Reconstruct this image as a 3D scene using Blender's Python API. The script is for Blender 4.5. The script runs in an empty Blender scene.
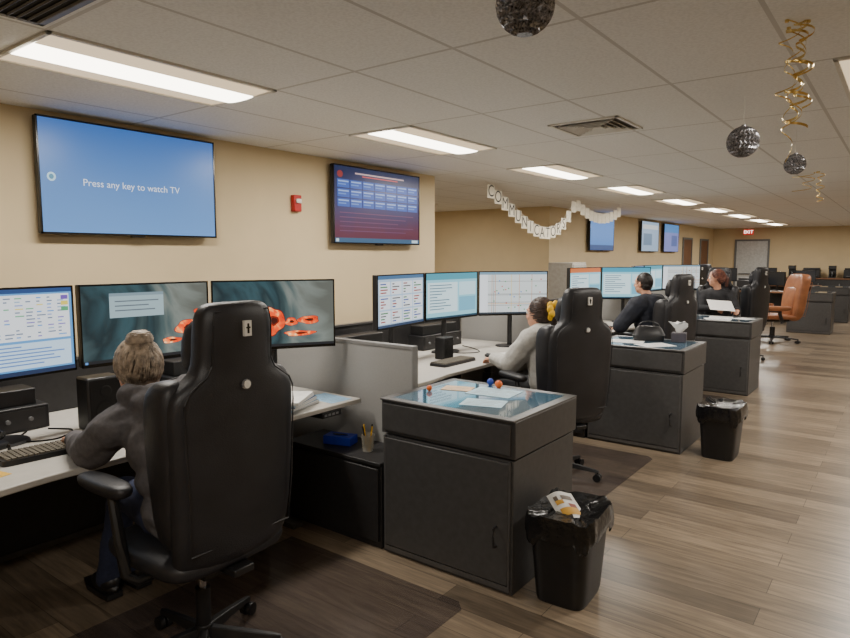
import bpy, bmesh, math, random
from mathutils import Vector, Matrix, noise
random.seed(7)
V=Vector
scene=bpy.context.scene
COL=scene.collection
# ---------------------------------------------------------------- materials
def lin(c):
    return tuple(((x/255)/12.92 if x/255<=0.04045 else ((x/255+0.055)/1.055)**2.4) for x in c)
MATS={}
def mat(name,rgb,rough=0.5,metal=0.0,em=0.0,var=0.06,scale=20,bump=0.0,bscale=60,alpha=1.0,coat=0.0,stretch=None):
    if name in MATS: return MATS[name]
    m=bpy.data.materials.new(name); m.use_nodes=True
    nt=m.node_tree; p=nt.nodes['Principled BSDF']
    c=lin(rgb)
    p.inputs['Roughness'].default_value=rough
    p.inputs['Metallic'].default_value=metal
    p.inputs['Coat Weight'].default_value=coat
    if em>0:
        p.inputs['Base Color'].default_value=(0.01,0.01,0.01,1)
        p.inputs['Emission Color'].default_value=(*c,1)
        p.inputs['Emission Strength'].default_value=em
    else:
        tc=nt.nodes.new('ShaderNodeTexCoord')
        src=tc.outputs['Object']
        if stretch:
            mp=nt.nodes.new('ShaderNodeMapping'); mp.inputs['Scale'].default_value=stretch
            nt.links.new(src,mp.inputs['Vector']); src=mp.outputs[0]
        n=nt.nodes.new('ShaderNodeTexNoise'); n.inputs['Scale'].default_value=scale; n.inputs['Detail'].default_value=4
        nt.links.new(src,n.inputs['Vector'])
        r=nt.nodes.new('ShaderNodeValToRGB')
        r.color_ramp.elements[0].position=0.3; r.color_ramp.elements[1].position=0.7
        r.color_ramp.elements[0].color=tuple(x*max(0,1-var*2) for x in c)+(1,)
        r.color_ramp.elements[1].color=tuple(min(1,x*(1+var*2)) for x in c)+(1,)
        nt.links.new(n.outputs['Fac'],r.inputs['Fac']); nt.links.new(r.outputs['Color'],p.inputs['Base Color'])
        if bump>0:
            n2=nt.nodes.new('ShaderNodeTexNoise'); n2.inputs['Scale'].default_value=bscale
            b=nt.nodes.new('ShaderNodeBump'); b.inputs['Strength'].default_value=bump; b.inputs['Distance'].default_value=0.01
            nt.links.new(src,n2.inputs['Vector']); nt.links.new(n2.outputs['Fac'],b.inputs['Height']); nt.links.new(b.outputs['Normal'],p.inputs['Normal'])
    if alpha<1: p.inputs['Alpha'].default_value=alpha
    MATS[name]=m; return m
def emc(rgb,s=1.3):
    return mat('screen_%d_%d_%d_%d'%(*rgb,int(s*10)),rgb,0.35,em=s)
# ---------------------------------------------------------------- mesh builder
def align(d):
    d=V(d).normalized()
    return d.to_track_quat('Z','Y').to_matrix().to_4x4()
class B:
    def __init__(s): s.bm=bmesh.new(); s.mi=0
    def _m(s,n0):
        s.bm.faces.ensure_lookup_table()
        for f in s.bm.faces[n0:]: f.material_index=s.mi
    def box(s,c,sz,rot=None):
        n=len(s.bm.faces)
        M=Matrix.Translation(V(c))@(rot.to_4x4() if rot else Matrix())@Matrix.Diagonal((*sz,1))
        bmesh.ops.create_cube(s.bm,size=1,matrix=M); s._m(n); return s
    def bb(s,x0,x1,y0,y1,z0,z1):
        return s.box(((x0+x1)/2,(y0+y1)/2,(z0+z1)/2),(abs(x1-x0),abs(y1-y0),abs(z1-z0)))
    def cyl(s,p0,p1,r0,r1=None,seg=16):
        if r1 is None: r1=r0
        p0=V(p0);p1=V(p1);n=len(s.bm.faces)
        M=Matrix.Translation((p0+p1)/2)@align(p1-p0)
        bmesh.ops.create_cone(s.bm,cap_ends=True,segments=seg,radius1=r0,radius2=r1,depth=(p1-p0).length,matrix=M); s._m(n); return s
    def sph(s,c,r,rot=None,u=16,v=10):
        if not hasattr(r,'__len__'): r=(r,r,r)
        n=len(s.bm.faces)
        M=Matrix.Translation(V(c))@(rot.to_4x4() if rot else Matrix())@Matrix.Diagonal((*r,1))
        bmesh.ops.create_uvsphere(s.bm,u_segments=u,v_segments=v,radius=1,matrix=M); s._m(n); return s
    def cap(s,p0,r0,p1,r1,seg=14):
        s.sph(p0,r0,u=seg,v=8); s.sph(p1,r1,u=seg,v=8)
        if (V(p0)-V(p1)).length>1e-4: s.cyl(p0,p1,r0,r1,seg)
        return s
    def loft(s,rings,caps=True,close=True):
        n=len(s.bm.faces); vs=[[s.bm.verts.new(V(p)) for p in r] for r in rings]
        k=len(rings[0])
        for a,b in zip(vs[:-1],vs[1:]):
            for i in range(k if close else k-1):
                j=(i+1)%k
                s.bm.faces.new((a[i],a[j],b[j],b[i]))
        if caps: s.bm.faces.new(list(reversed(vs[0]))); s.bm.faces.new(vs[-1])
        s._m(n); return s
    def tube(s,pts,r,seg=8,closed=False):
        pts=[V(p) for p in pts]; rings=[]
        for i,p in enumerate(pts):
            if closed: d=pts[(i+1)%len(pts)]-pts[i-1]
            else: d=pts[min(i+1,len(pts)-1)]-pts[max(i-1,0)]
            M=align(d); rr=r[i] if hasattr(r,'__len__') else r
            rings.append([p+M.to_3x3()@V((math.cos(t)*rr,math.sin(t)*rr,0)) for t in [2*math.pi*q/seg for q in range(seg)]])
        if closed: rings.append(rings[0])
        return s.loft(rings,caps=not closed)
    def face(s,pts):
        n=len(s.bm.faces); s.bm.faces.new([s.bm.verts.new(V(p)) for p in pts]); s._m(n); return s
    def obj(s,name,parent,mats,bev=0,smooth=35,seg=2,sub=0):
        bmesh.ops.recalc_face_normals(s.bm,faces=s.bm.faces[:])
        me=bpy.data.meshes.new(name); s.bm.to_mesh(me); s.bm.free()
        if not isinstance(mats,(list,tuple)): mats=[mats]
        for m in mats: me.materials.append(m)
        for p in me.polygons: p.use_smooth=True
        if smooth<180: me.set_sharp_from_angle(angle=math.radians(smooth))
        o=bpy.data.objects.new(name,me); COL.objects.link(o)
        if parent: o.parent=parent
        if bev:
            b=o.modifiers.new('bevel','BEVEL'); b.width=bev; b.segments=seg; b.limit_method='ANGLE'; b.angle_limit=math.radians(40)
        if sub:
            b=o.modifiers.new('sub','SUBSURF'); b.levels=sub; b.render_levels=sub
        return o
def tag(o,label=None,cat=None,group=None,kind=None):
    if label: o['label']=label
    if cat: o['category']=cat
    if group: o['group']=group
    if kind: o['kind']=kind
    return o
def thing(name,label,cat,loc,rot=0,group=None):
    e=bpy.data.objects.new(name,None); e.empty_display_size=0.1; COL.objects.link(e)
    e.location=loc; e.rotation_euler=(0,0,rot)
    return tag(e,label,cat,group)
def solo(b,name,label,cat,loc,rot,mats,group=None,**k):
    o=b.obj(name,None,mats,**k); o.location=loc; o.rotation_euler=(0,0,rot)
    return tag(o,label,cat,group)
def struct(b,name,mats,**k):
    o=b.obj(name,None,mats,**k); o['kind']='structure'; return o
def clone(o,loc,rot=None,group=None,label=None,parent=None,scale=None):
    c=o.copy(); COL.objects.link(c)
    if parent is not None: c.parent=parent
    else:
        c.location=loc
        if rot is not None: c.rotation_euler=(0,0,rot)
        if group: c['group']=group
        if label: c['label']=label
        if scale: c.scale=scale
    for ch in o.children: clone(ch,None,parent=c)
    return c
def face(dx,dy): return math.atan2(-dx,dy)
def sring(cx,cy,z,w,d,e=3.0,n=24,bend=0.0):
    out=[]
    for i in range(n):
        t=2*math.pi*i/n; c,s_=math.cos(t),math.sin(t)
        x=w/2*math.copysign(abs(c)**(2/e),c); y=d/2*math.copysign(abs(s_)**(2/e),s_)
        out.append((cx+x,cy+y+bend*(x/(w/2))**2,z))
    return out
def textmesh(txt,size,m,parent,M,name='lettering',align_x='CENTER',ext=0.0):
    cu=bpy.data.curves.new('t','FONT'); cu.body=txt; cu.size=size; cu.align_x=align_x; cu.align_y='CENTER'; cu.extrude=ext
    to=bpy.data.objects.new('t',cu); COL.objects.link(to)
    dg=bpy.context.evaluated_depsgraph_get()
    me=bpy.data.meshes.new_from_object(to.evaluated_get(dg)); me.name=name
    bpy.data.objects.remove(to); me.materials.clear(); me.materials.append(m)
    o=bpy.data.objects.new(name,me); COL.objects.link(o); o.parent=parent; o.matrix_local=M
    return o
def frontM(x,y,z): # text facing local +Y, read by a viewer in front
    return Matrix(((-1,0,0,x),(0,0,1,y),(0,1,0,z),(0,0,0,1)))
def bake(o):
    dg=bpy.context.evaluated_depsgraph_get()
    me=bpy.data.meshes.new_from_object(o.evaluated_get(dg)); o.modifiers.clear(); o.data=me
    for p in me.polygons: p.use_smooth=True
    return o

# ---------------------------------------------------------------- palette
m_wall=mat('wall_paint',(212,192,154),0.75,var=0.015,scale=3,bump=0.05,bscale=150)
m_black=mat('black_plastic',(26,26,28),0.42,var=0.1)
m_blackg=mat('black_gloss',(14,14,15),0.2)
m_leather=mat('black_leather',(36,36,40),0.45,var=0.12,scale=8,bump=0.15,bscale=220)
m_tan=mat('tan_leather',(158,102,68),0.45,var=0.1,scale=8,bump=0.15,bscale=200)
m_char=mat('charcoal_laminate',(68,67,67),0.45,var=0.06,scale=30,bump=0.05,bscale=300)
m_chard=mat('dark_laminate',(40,39,40),0.5,var=0.08,scale=30)
m_frame=mat('metal_frame_grey',(94,93,93),0.4,metal=0.4)
m_top=mat('worktop_laminate',(190,186,178),0.35,var=0.03)
m_fab=mat('grey_fabric_panel',(148,147,144),0.85,var=0.015,scale=120,bump=0.05,bscale=400)
m_alu=mat('aluminium_trim',(150,150,150),0.35,metal=0.8)
m_chrome=mat('chrome',(200,200,205),0.15,metal=1)
m_glass=mat('glossy_glass_top',(76,116,140),0.05,var=0.03,coat=1.0)  # blue base colour carries a painted-in bluish reflection
m_white=mat('white_paper',(236,235,232),0.6,var=0.02)
m_whitep=mat('white_painted_metal',(225,222,214),0.45,var=0.02)
m_grey=mat('grey_plastic',(120,120,122),0.5)
m_skin=mat('skin',(205,152,124),0.5,var=0.05,scale=10)
m_red=mat('red_plastic',(180,24,20),0.4)
m_gold=mat('gold_foil',(228,200,130),0.25,metal=1,var=0.1)
m_glit=mat('black_glitter',(128,127,130),0.3,metal=0.75,var=0.48,scale=120)
m_lens=mat('lit_diffuser',(255,246,226),0.5,em=9)
m_liner=mat('black_bin_liner',(20,20,22),0.2,var=0.1,bump=0.6,bscale=30)

# ---------------------------------------------------------------- structure
def nmath(nt,op,a,b=None,c=None):
    n=nt.nodes.new('ShaderNodeMath'); n.operation=op
    for i,x in enumerate((a,b,c)):
        if x is None: continue
        if isinstance(x,(int,float)): n.inputs[i].default_value=x
        else: nt.links.new(x,n.inputs[i])
    return n.outputs[0]
def floor_mat():
    m=bpy.data.materials.new('vinyl_plank_floor'); m.use_nodes=True; nt=m.node_tree; p=nt.nodes['Principled BSDF']
    tc=nt.nodes.new('ShaderNodeTexCoord')
    br=nt.nodes.new('ShaderNodeTexBrick'); br.offset=0.37; br.offset_frequency=2
    br.inputs['Scale'].default_value=1; br.inputs['Brick Width'].default_value=1.22; br.inputs['Row Height'].default_value=0.165
    br.inputs['Mortar Size'].default_value=0.0016; br.inputs['Mortar Smooth'].default_value=0.2
    br.inputs['Color1'].default_value=(*lin((150,134,114)),1); br.inputs['Color2'].default_value=(*lin((106,94,80)),1)
    br.inputs['Mortar'].default_value=(*lin((62,54,46)),1)
    nt.links.new(tc.outputs['Object'],br.inputs['Vector'])
    mp=nt.nodes.new('ShaderNodeMapping'); mp.inputs['Scale'].default_value=(1.3,16,1)
    nt.links.new(tc.outputs['Object'],mp.inputs['Vector'])
    n=nt.nodes.new('ShaderNodeTexNoise'); n.inputs['Scale'].default_value=2.2; n.inputs['Detail'].default_value=9; n.inputs['Roughness'].default_value=0.65; n.inputs['Distortion'].default_value=0.4
    nt.links.new(mp.outputs[0],n.inputs['Vector'])
    r=nt.nodes.new('ShaderNodeValToRGB'); r.color_ramp.elements[0].position=0.34; r.color_ramp.elements[1].position=0.66
    r.color_ramp.elements[0].color=(0.52,0.51,0.50,1); r.color_ramp.elements[1].color=(1.10,1.08,1.05,1)
    nt.links.new(n.outputs['Fac'],r.inputs['Fac'])
    mx=nt.nodes.new('ShaderNodeMix'); mx.data_type='RGBA'; mx.blend_type='MULTIPLY'; mx.inputs[0].default_value=1
    nt.links.new(br.outputs['Color'],mx.inputs[6]); nt.links.new(r.outputs['Color'],mx.inputs[7])
    nt.links.new(mx.outputs[2],p.inputs['Base Color']); p.inputs['Roughness'].default_value=0.3
    return m
def ceil_mat():
    m=bpy.data.materials.new('acoustic_tile_ceiling'); m.use_nodes=True; nt=m.node_tree; p=nt.nodes['Principled BSDF']
    tc=nt.nodes.new('ShaderNodeTexCoord'); sp=nt.nodes.new('ShaderNodeSeparateXYZ'); nt.links.new(tc.outputs['Object'],sp.inputs[0])
    def line(out,off,per,w):
        f=nmath(nt,'FRACT',nmath(nt,'DIVIDE',nmath(nt,'SUBTRACT',out,off-w/2),per))
        return nmath(nt,'LESS_THAN',f,w/per)
    l=nmath(nt,'MAXIMUM',line(sp.outputs[0],-3.545,0.61,0.02),line(sp.outputs[1],1.26,1.22,0.02))
    n=nt.nodes.new('ShaderNodeTexNoise'); n.inputs['Scale'].default_value=70; n.inputs['Detail'].default_value=5
    nt.links.new(tc.outputs['Object'],n.inputs['Vector'])
    r=nt.nodes.new('ShaderNodeValToRGB'); r.color_ramp.elements[0].position=0.35; r.color_ramp.elements[1].position=0.6
    r.color_ramp.elements[0].color=(*lin((232,232,230)),1); r.color_ramp.elements[1].color=(*lin((243,243,241)),1)
    nt.links.new(n.outputs['Fac'],r.inputs['Fac'])
    mx=nt.nodes.new('ShaderNodeMix'); mx.data_type='RGBA'; nt.links.new(l,mx.inputs[0]); nt.links.new(r.outputs['Color'],mx.inputs[6]); mx.inputs[7].default_value=(*lin((206,204,200)),1)
    nt.links.new(mx.outputs[2],p.inputs['Base Color']); p.inputs['Roughness'].default_value=0.85
    b=nt.nodes.new('ShaderNodeBump'); b.inputs['Strength'].default_value=0.1; b.inputs['Distance'].default_value=0.01
    nt.links.new(n.outputs['Fac'],b.inputs['Height']); nt.links.new(b.outputs['Normal'],p.inputs['Normal'])
    return m
CH=2.54
struct(B().bb(-9.8,4,-3.2,24.3,-0.1,0),'floor',floor_mat())
struct(B().bb(-9.8,4,-3.2,24.3,CH,CH+0.1),'ceiling',ceil_mat())
WX=-4.54; FX=-5.5
struct(B().bb(WX-0.12,WX,-3,6.2,0,CH),'wall_left',m_wall)
struct(B().bb(-9.6,WX-0.12,6.08,6.2,0,CH),'wall_recess_near',m_wall)
struct(B().bb(-9.7,-9.6,6.08,11.3,0,CH),'wall_recess_side',m_wall)
struct(B().bb(-9.6,FX,11.2,11.32,0,CH),'wall_recess_far',m_wall)
struct(B().bb(FX-0.12,FX,11.32,24,0,CH),'wall_left_far',m_wall)
struct(B().bb(FX-0.12,3.6,24,24.12,0,CH),'wall_back',m_wall)
struct(B().bb(3.5,3.62,-3,24,0,CH),'wall_right',m_wall)
struct(B().bb(WX-0.12,3.62,-3.12,-3,0,CH),'wall_front',m_wall)
m_base=mat('baseboard_vinyl',(70,60,52),0.5)
struct(B().bb(WX,WX+0.012,-3,6.2,0,0.1),'baseboard_left',m_base)
struct(B().bb(FX,FX+0.012,11.2,24,0,0.1),'baseboard_left_far',m_base)
struct(B().bb(FX+0.012,3.5,23.988,24,0,0.1),'baseboard_back',m_base)
struct(B().bb(-9.6,FX,11.188,11.2,0,0.1),'baseboard_recess',m_base)
m_wood=mat('brown_wood_door',(112,76,50),0.5,scale=5)
m_dgrey=mat('grey_door_paint',(190,192,190),0.5)
def door(n,along,a0,a1,pos,m):
    b=B()
    if along=='y':
        b.bb(pos,pos+0.02,a0,a1,0,2.1); b.mi=1
        b.bb(pos,pos+0.04,a0-0.06,a0,0,2.16); b.bb(pos,pos+0.04,a1,a1+0.06,0,2.16); b.bb(pos,pos+0.04,a0,a1,2.1,2.16)
        b.cyl((pos+0.02,a0+0.08,1.0),(pos+0.07,a0+0.08,1.0),0.012); b.cyl((pos+0.07,a0+0.06,1.0),(pos+0.07,a0+0.18,1.0),0.012)
    else:
        b.bb(a0,a1,pos-0.02,pos,0,2.1); b.mi=1
        b.bb(a0-0.06,a0,pos-0.05,pos,0,2.16); b.bb(a1,a1+0.06,pos-0.05,pos,0,2.16); b.bb(a0,a1,pos-0.05,pos,2.1,2.16)
        b.cyl((a0+0.1,pos-0.07,1.0),(a1-0.1,pos-0.07,1.0),0.015)
        b.mi=2; b.bb(a0+0.3,a1-0.15,pos-0.025,pos-0.02,1.25,1.85)
    struct(b,n,[m,mat('door_frame_grey',(108,110,110),0.5),mat('door_window_glass',(60,70,74),0.1)],bev=0.003)
door('door_1','x',-4.75,-3.8,24,m_dgrey)
door('door_2','y',20.2,21.1,FX,m_wood)
door('door_3','y',22.2,23.1,FX,m_wood)

# ---------------------------------------------------------------- ceiling fixtures
def troffer():
    t=thing('ceiling_light','recessed white metal troffer with glowing diffuser strip','light',(-3.235,1.87,CH))
    b=B(); w,l=0.305,0.61
    b.bb(-w,-w+0.022,-l,l,-0.012,0); b.bb(w-0.022,w,-l,l,-0.012,0); b.bb(-w,w,-l,-l+0.022,-0.012,0); b.bb(-w,w,l-0.022,l,-0.012,0)
    b.obj('housing',t,m_whitep,bev=0.002)
    b=B()
    for s in (-1,1):
        b.loft([[(s*(w-0.022),-l+0.022,-0.004),(s*(w-0.022),l-0.022,-0.004)],[(s*0.2,-l+0.022,-0.008),(s*0.2,l-0.022,-0.008)],[(s*0.125,-l+0.022,-0.014),(s*0.125,l-0.022,-0.014)]],caps=False,close=False)
    b.obj('reflector',t,mat('glowing_reflector',(250,222,180),0.5,em=1.1))
    b=B(); rr=[]
    for y in (-l+0.022,l-0.022):
        rr.append([(0.125*math.cos(a),y,-0.012-0.012*math.sin(a)) for a in [math.pi*i/8 for i in range(9)]])
    b.loft(rr,caps=True); b.obj('diffuser',t,m_lens)
    L=bpy.data.lights.new('lamp','AREA'); L.shape='RECTANGLE'; L.size=0.2; L.size_y=1.12; L.energy=46; L.color=(1,0.94,0.86)
    lo=bpy.data.objects.new('lamp',L); COL.objects.link(lo); lo.parent=t; lo.location=(0,0,-0.03)
    return t
T=troffer(); T['group']='ceiling troffers'
pos=[(-3.235,1.87+2.44*k) for k in (1,2,3,4,5,6,7,8)]+[(-0.045,4.31+2.44*k) for k in (-2,0,1,2,4,6,7)]+[(-7.2,8.9)]  # nearest right-row troffer is out of view, added as fill for the near-left
for x,y in pos: clone(T,(x,y,CH),0,'ceiling troffers')
def vent(loc,ret=False):
    t=thing('ceiling_vent','square louvred metal air diffuser set in the ceiling' if not ret else 'dark slatted return air grille in the ceiling','vent',loc)
    if not ret: t.scale=(0.86,0.86,1)
    b=B(); w=0.3
    for s in (-1,1):
        b.bb(s*w-s*0.025,s*w,-w,w,-0.012,0); b.bb(-w,w,s*w-s*0.025,s*w,-0.012,0)
    b.obj('vent_frame',t,m_whitep if not ret else m_frame,bev=0.002)
    b=B()
    if ret:
        for i in range(16): b.box((0,-w+0.035+i*0.036,-0.006),(2*w-0.05,0.02,0.008),Matrix.Rotation(0.6,3,'X'))
    else:
        for k in range(1,5):
            q=w-0.025-k*0.055
            for s in (-1,1):
                b.box((s*q,0,-0.01),(0.03,2*q+0.03,0.004),Matrix.Rotation(s*0.6,3,'Y')); b.box((0,s*q,-0.01),(2*q+0.03,0.03,0.004),Matrix.Rotation(-s*0.6,3,'X'))
    b.obj('louvre',t,m_whitep if not ret else m_frame)
    B().bb(-w+0.02,w-0.02,-w+0.02,w-0.02,-0.003,0).obj('duct_opening',t,mat('duct_dark' if ret else 'duct_grey',(26,24,23) if ret else (96,92,88),0.8))
vent((-1.88,4.55,CH)); vent((-2.57,0.92,CH),True)
# exit sign
t=thing('exit_sign','red lit exit sign hanging from the ceiling','sign',(-4.3,23.4,CH),face(0,-1))
B().cyl((0,0,-0.07),(0,0,0),0.02).obj('sign_mount',t,m_whitep)
B().bb(-0.15,0.15,-0.03,0.03,-0.24,-0.07).obj('sign_body',t,mat('red_lit_sign',(215,40,30),0.4,em=0.9),bev=0.005)
for i,chh in enumerate('EXIT'): textmesh(chh,0.15,emc((255,235,225),3.0),t,frontM(0.1-0.067*i,0.032,-0.155))

# ---------------------------------------------------------------- screens
def screen(items,w,h,parent,x0=0,y=0,z0=0,name='screen'):
    """items: (kind,u0,v0,u1,v1,mat) u right, v down, 0..1. Facing +Y."""
    b=B(); mats=[]; 
    for k,it in enumerate(items):
        kind,u0,v0,u1,v1,m=it
        if m not in mats: mats.append(m)
        b.mi=mats.index(m); yy=y+0.0004*k if k<8 else y+0.0032+0.00002*k
        X=lambda u:x0+w/2-u*w
        Z=lambda v:z0+h/2-v*h
        if kind=='r': b.face([(X(u0),yy,Z(v0)),(X(u1),yy,Z(v0)),(X(u1),yy,Z(v1)),(X(u0),yy,Z(v1))])
        else:
            cu,cv,ru,rv=(u0+u1)/2,(v0+v1)/2,(u1-u0)/2,(v1-v0)/2
            wb=0.1 if kind=='b' else 0
            b.face([(X(cu+ru*math.cos(a)*(1+wb*math.sin(3*a+cu*30)+wb*0.6*math.sin(5*a+cv*20))),yy,Z(cv+rv*math.sin(a)*(1+wb*math.sin(3*a+cu*30)+wb*0.6*math.sin(5*a+cv*20)))) for a in [2*math.pi*i/36 for i in range(36)]])
    bmx=b.bm
    me=bpy.data.meshes.new(name); bmx.to_mesh(me); bmx.free()
    for m in mats: me.materials.append(m)
    o=bpy.data.objects.new(name,me); COL.objects.link(o); o.parent=parent
    return o
def grad_mat(name,c0,c1,s,axis=2,lo=-0.4,hi=0.4,nz=0.0,nscale=3.0,noise_only=False,stops=None,dist=1.2):
    m=bpy.data.materials.new(name); m.use_nodes=True; nt=m.node_tree; p=nt.nodes['Principled BSDF']
    p.inputs['Base Color'].default_value=(0.01,0.01,0.01,1); p.inputs['Roughness'].default_value=0.3
    tc=nt.nodes.new('ShaderNodeTexCoord'); sp=nt.nodes.new('ShaderNodeSeparateXYZ'); nt.links.new(tc.outputs['Object'],sp.inputs[0])
    f=nmath(nt,'DIVIDE',nmath(nt,'SUBTRACT',sp.outputs[axis],lo),hi-lo)
    if nz or noise_only:
        n=nt.nodes.new('ShaderNodeTexNoise'); n.inputs['Scale'].default_value=nscale; n.inputs['Detail'].default_value=6; n.inputs['Distortion'].default_value=dist
        nt.links.new(tc.outputs['Object'],n.inputs['Vector'])
        f=n.outputs['Fac'] if noise_only else nmath(nt,'ADD',f,nmath(nt,'MULTIPLY',nmath(nt,'SUBTRACT',n.outputs['Fac'],0.5),nz))
    r=nt.nodes.new('ShaderNodeValToRGB'); nt.links.new(f,r.inputs['Fac'])
    st=stops or [(0,c0),(1,c1)]
    r.color_ramp.elements[0].position=st[0][0]; r.color_ramp.elements[0].color=(*lin(st[0][1]),1)
    r.color_ramp.elements[1].position=st[-1][0]; r.color_ramp.elements[1].color=(*lin(st[-1][1]),1)
    for pp,c in st[1:-1]:
        e=r.color_ramp.elements.new(pp); e.color=(*lin(c),1)
    nt.links.new(r.outputs['Color'],p.inputs['Emission Color']); p.inputs['Emission Strength'].default_value=s
    return m
g_tv=grad_mat('tv_blue_gradient',(98,150,212),(50,98,170),1.25,2,-0.38,0.38)
g_tvb=grad_mat('tv_red_blue_gradient',(0,0,0),(0,0,0),1.0,2,-0.38,0.38,nz=0.25,nscale=3,stops=[(0,(90,30,60)),(0.15,(100,34,64)),(0.35,(70,40,90)),(0.55,(40,48,110)),(1,(16,30,72))])
g_neb=grad_mat('wallpaper_nebula',(0,0,0),(0,0,0),1.15,0,-0.36,0.36,nz=1.3,nscale=1.8,dist=2.0,stops=[(0.0,(96,100,94)),(0.2,(124,132,126)),(0.35,(70,90,92)),(0.5,(32,52,58)),(0.65,(52,82,90)),(0.8,(28,46,52)),(1,(80,104,108))])
g_fire=grad_mat('wallpaper_fire',(0,0,0),(0,0,0),1.8,noise_only=True,nscale=16,stops=[(0.3,(170,24,10)),(0.5,(230,80,30)),(0.62,(248,160,90)),(0.75,(255,225,190))])
def tv(loc,rot,items,label,text=None,w=1.36,h=0.77,icon=False):
    t=thing('television',label,'television',loc,rot,'wall mounted televisions')
    b=B(); b.bb(-w/2,w/2,0.05,0.095,-h/2,h/2); b.obj('casing',t,m_black,bev=0.006)
    b=B(); b.bb(-0.25,0.25,0.0,0.05,-0.2,0.2); b.obj('wall_bracket',t,m_black)
    b=B(); e=0.012
    for s in (-1,1):
        b.bb(s*w/2,s*(w/2-e),0.095,0.1,-h/2,h/2); b.bb(-w/2,w/2,0.095,0.1,s*h/2,s*(h/2-e))
    b.bb(-0.05,0.05,0.07,0.1,-h/2-0.012,-h/2); b.obj('bezel',t,m_blackg)
    screen(items,w-2*e,h-2*e,t,y=0.0962)
    if text: textmesh(text,0.066,emc((225,232,245),1.3),t,frontM(0.02,0.1005,-0.03))
    if icon:
        screen([('e',0.03,0.47,0.073,0.55,emc((190,225,240),1.2)),('e',0.04,0.487,0.063,0.533,emc((70,140,170),1.2))],w-2*e,h-2*e,t,y=0.1003,name='screen_icon')
    return t
RX=face(1,0)
tv((WX,2.46,2.118),RX,[('r',0,0,1,1,g_tv)],'large flat television showing a plain blue screen with text','Press any key to watch TV',w=1.30,h=0.748,icon=True)
it=[('r',0,0,1,1,g_tvb),('r',0.0,0,1,0.05,emc((30,46,90),0.8)),('r',0.22,0.065,0.8,0.085,emc((220,190,190),1.0)),('r',0.3,0.1,0.72,0.115,emc((220,90,90),1.0)),('e',0.03,0.06,0.09,0.15,emc((150,50,50),1))]
for r in range(3):
    for c in range(7):
        u=0.03+c*0.136; v=0.17+r*0.125
        it.append(('r',u,v,u+0.128,v+0.108,emc((46,92,190),1.0))); it.append(('r',u+0.01,v+0.018,u+0.118,v+0.036,emc((160,190,235),1.0))); it.append(('r',u+0.01,v+0.058,u+0.09,v+0.074,emc((110,150,215),1.0)))
for r in range(5): it.append(('r',0.05,0.6+r*0.06,0.92-0.1*(r%3),0.612+r*0.06,emc((120,70,110),0.9)))
it+= [('r',0,0.94,1,1,emc((50,100,140),0.9)),('r',0.01,0.95,0.04,0.99,emc((200,220,230),1.2)),('r',0.9,0.95,0.98,0.99,emc((200,220,230),1.2))]
tv((WX,5.1,2.103),RX,it,'wall television showing a status board of blue tiles',w=1.35,h=0.76)
tv((FX,13.6,2.1),RX,[('r',0,0,1,1,emc((70,130,205),1.2)),('r',0,0.85,1,1,emc((40,80,140),1))],'wall television with a blue screen')
tv((FX,16.85,2.1),RX,[('r',0,0,1,1,emc((150,175,200),1.2)),('r',0.05,0.1,0.95,0.25,emc((200,205,205),1.2)),('r',0.1,0.4,0.6,0.8,emc((110,140,170),1.0))],'wall television showing a pale grey screen')
tv((FX,18.7,2.1),RX,[('r',0,0,1,1,emc((120,130,190),1.2)),('r',0,0,1,0.3,emc((70,130,190),1.2)),('r',0.5,0.4,0.9,0.8,emc((90,110,170),1.0))],'wall television showing a blue and grey screen')
# fire alarm
t=thing('fire_alarm','red fire alarm strobe on the tan wall','alarm',(WX,4.02,2.08),RX)
B().bb(-0.045,0.045,0,0.05,-0.075,0.075).obj('alarm_body',t,m_red,bev=0.008)
B().bb(-0.03,0.03,0.05,0.07,0.0,0.04).obj('strobe_lens',t,m_whitep,bev=0.006)

# ---------------------------------------------------------------- monitors
def C(*c,s=1.35): return emc(c,s)
def cont_forms():
    it=[('r',0,0,1,1,C(90,150,205)),('r',0.0,0.0,1,0.05,C(40,70,120)),('r',0.02,0.07,0.44,0.93,C(200,215,228)),('r',0.46,0.07,0.98,0.6,C(225,230,235)),('r',0.46,0.63,0.98,0.93,C(190,215,235))]
    rnd=random.Random(3); pal=[C(130,118,190),C(140,155,205),C(222,205,120),C(110,175,135),C(100,150,210),C(150,175,200)]
    for r in range(14):
        for c in range(5):
            if rnd.random()<0.7: it.append(('r',0.03+c*0.082,0.09+r*0.058,0.03+c*0.082+0.07,0.125+r*0.058,rnd.choice(pal)))
    for r in range(12):
        for c in range(7):
            if rnd.random()<0.75: it.append(('r',0.475+c*0.07,0.1+r*0.041,0.475+c*0.07+rnd.uniform(0.02,0.06),0.115+r*0.041,rnd.choice(pal+[C(110,125,150)]*5)))
    for c in range(3): it.append(('r',0.92,0.09+c*0.07,0.97,0.14+c*0.07,[C(110,80,170),C(220,200,90),C(80,160,110)][c]))
    for r in range(6): it.append(('r',0.48,0.66+r*0.042,0.6+rnd.uniform(0,0.35),0.675+r*0.042,C(90,130,190)))
    it.append(('r',0,0.95,1,1,C(35,50,80)))
    return it
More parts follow.
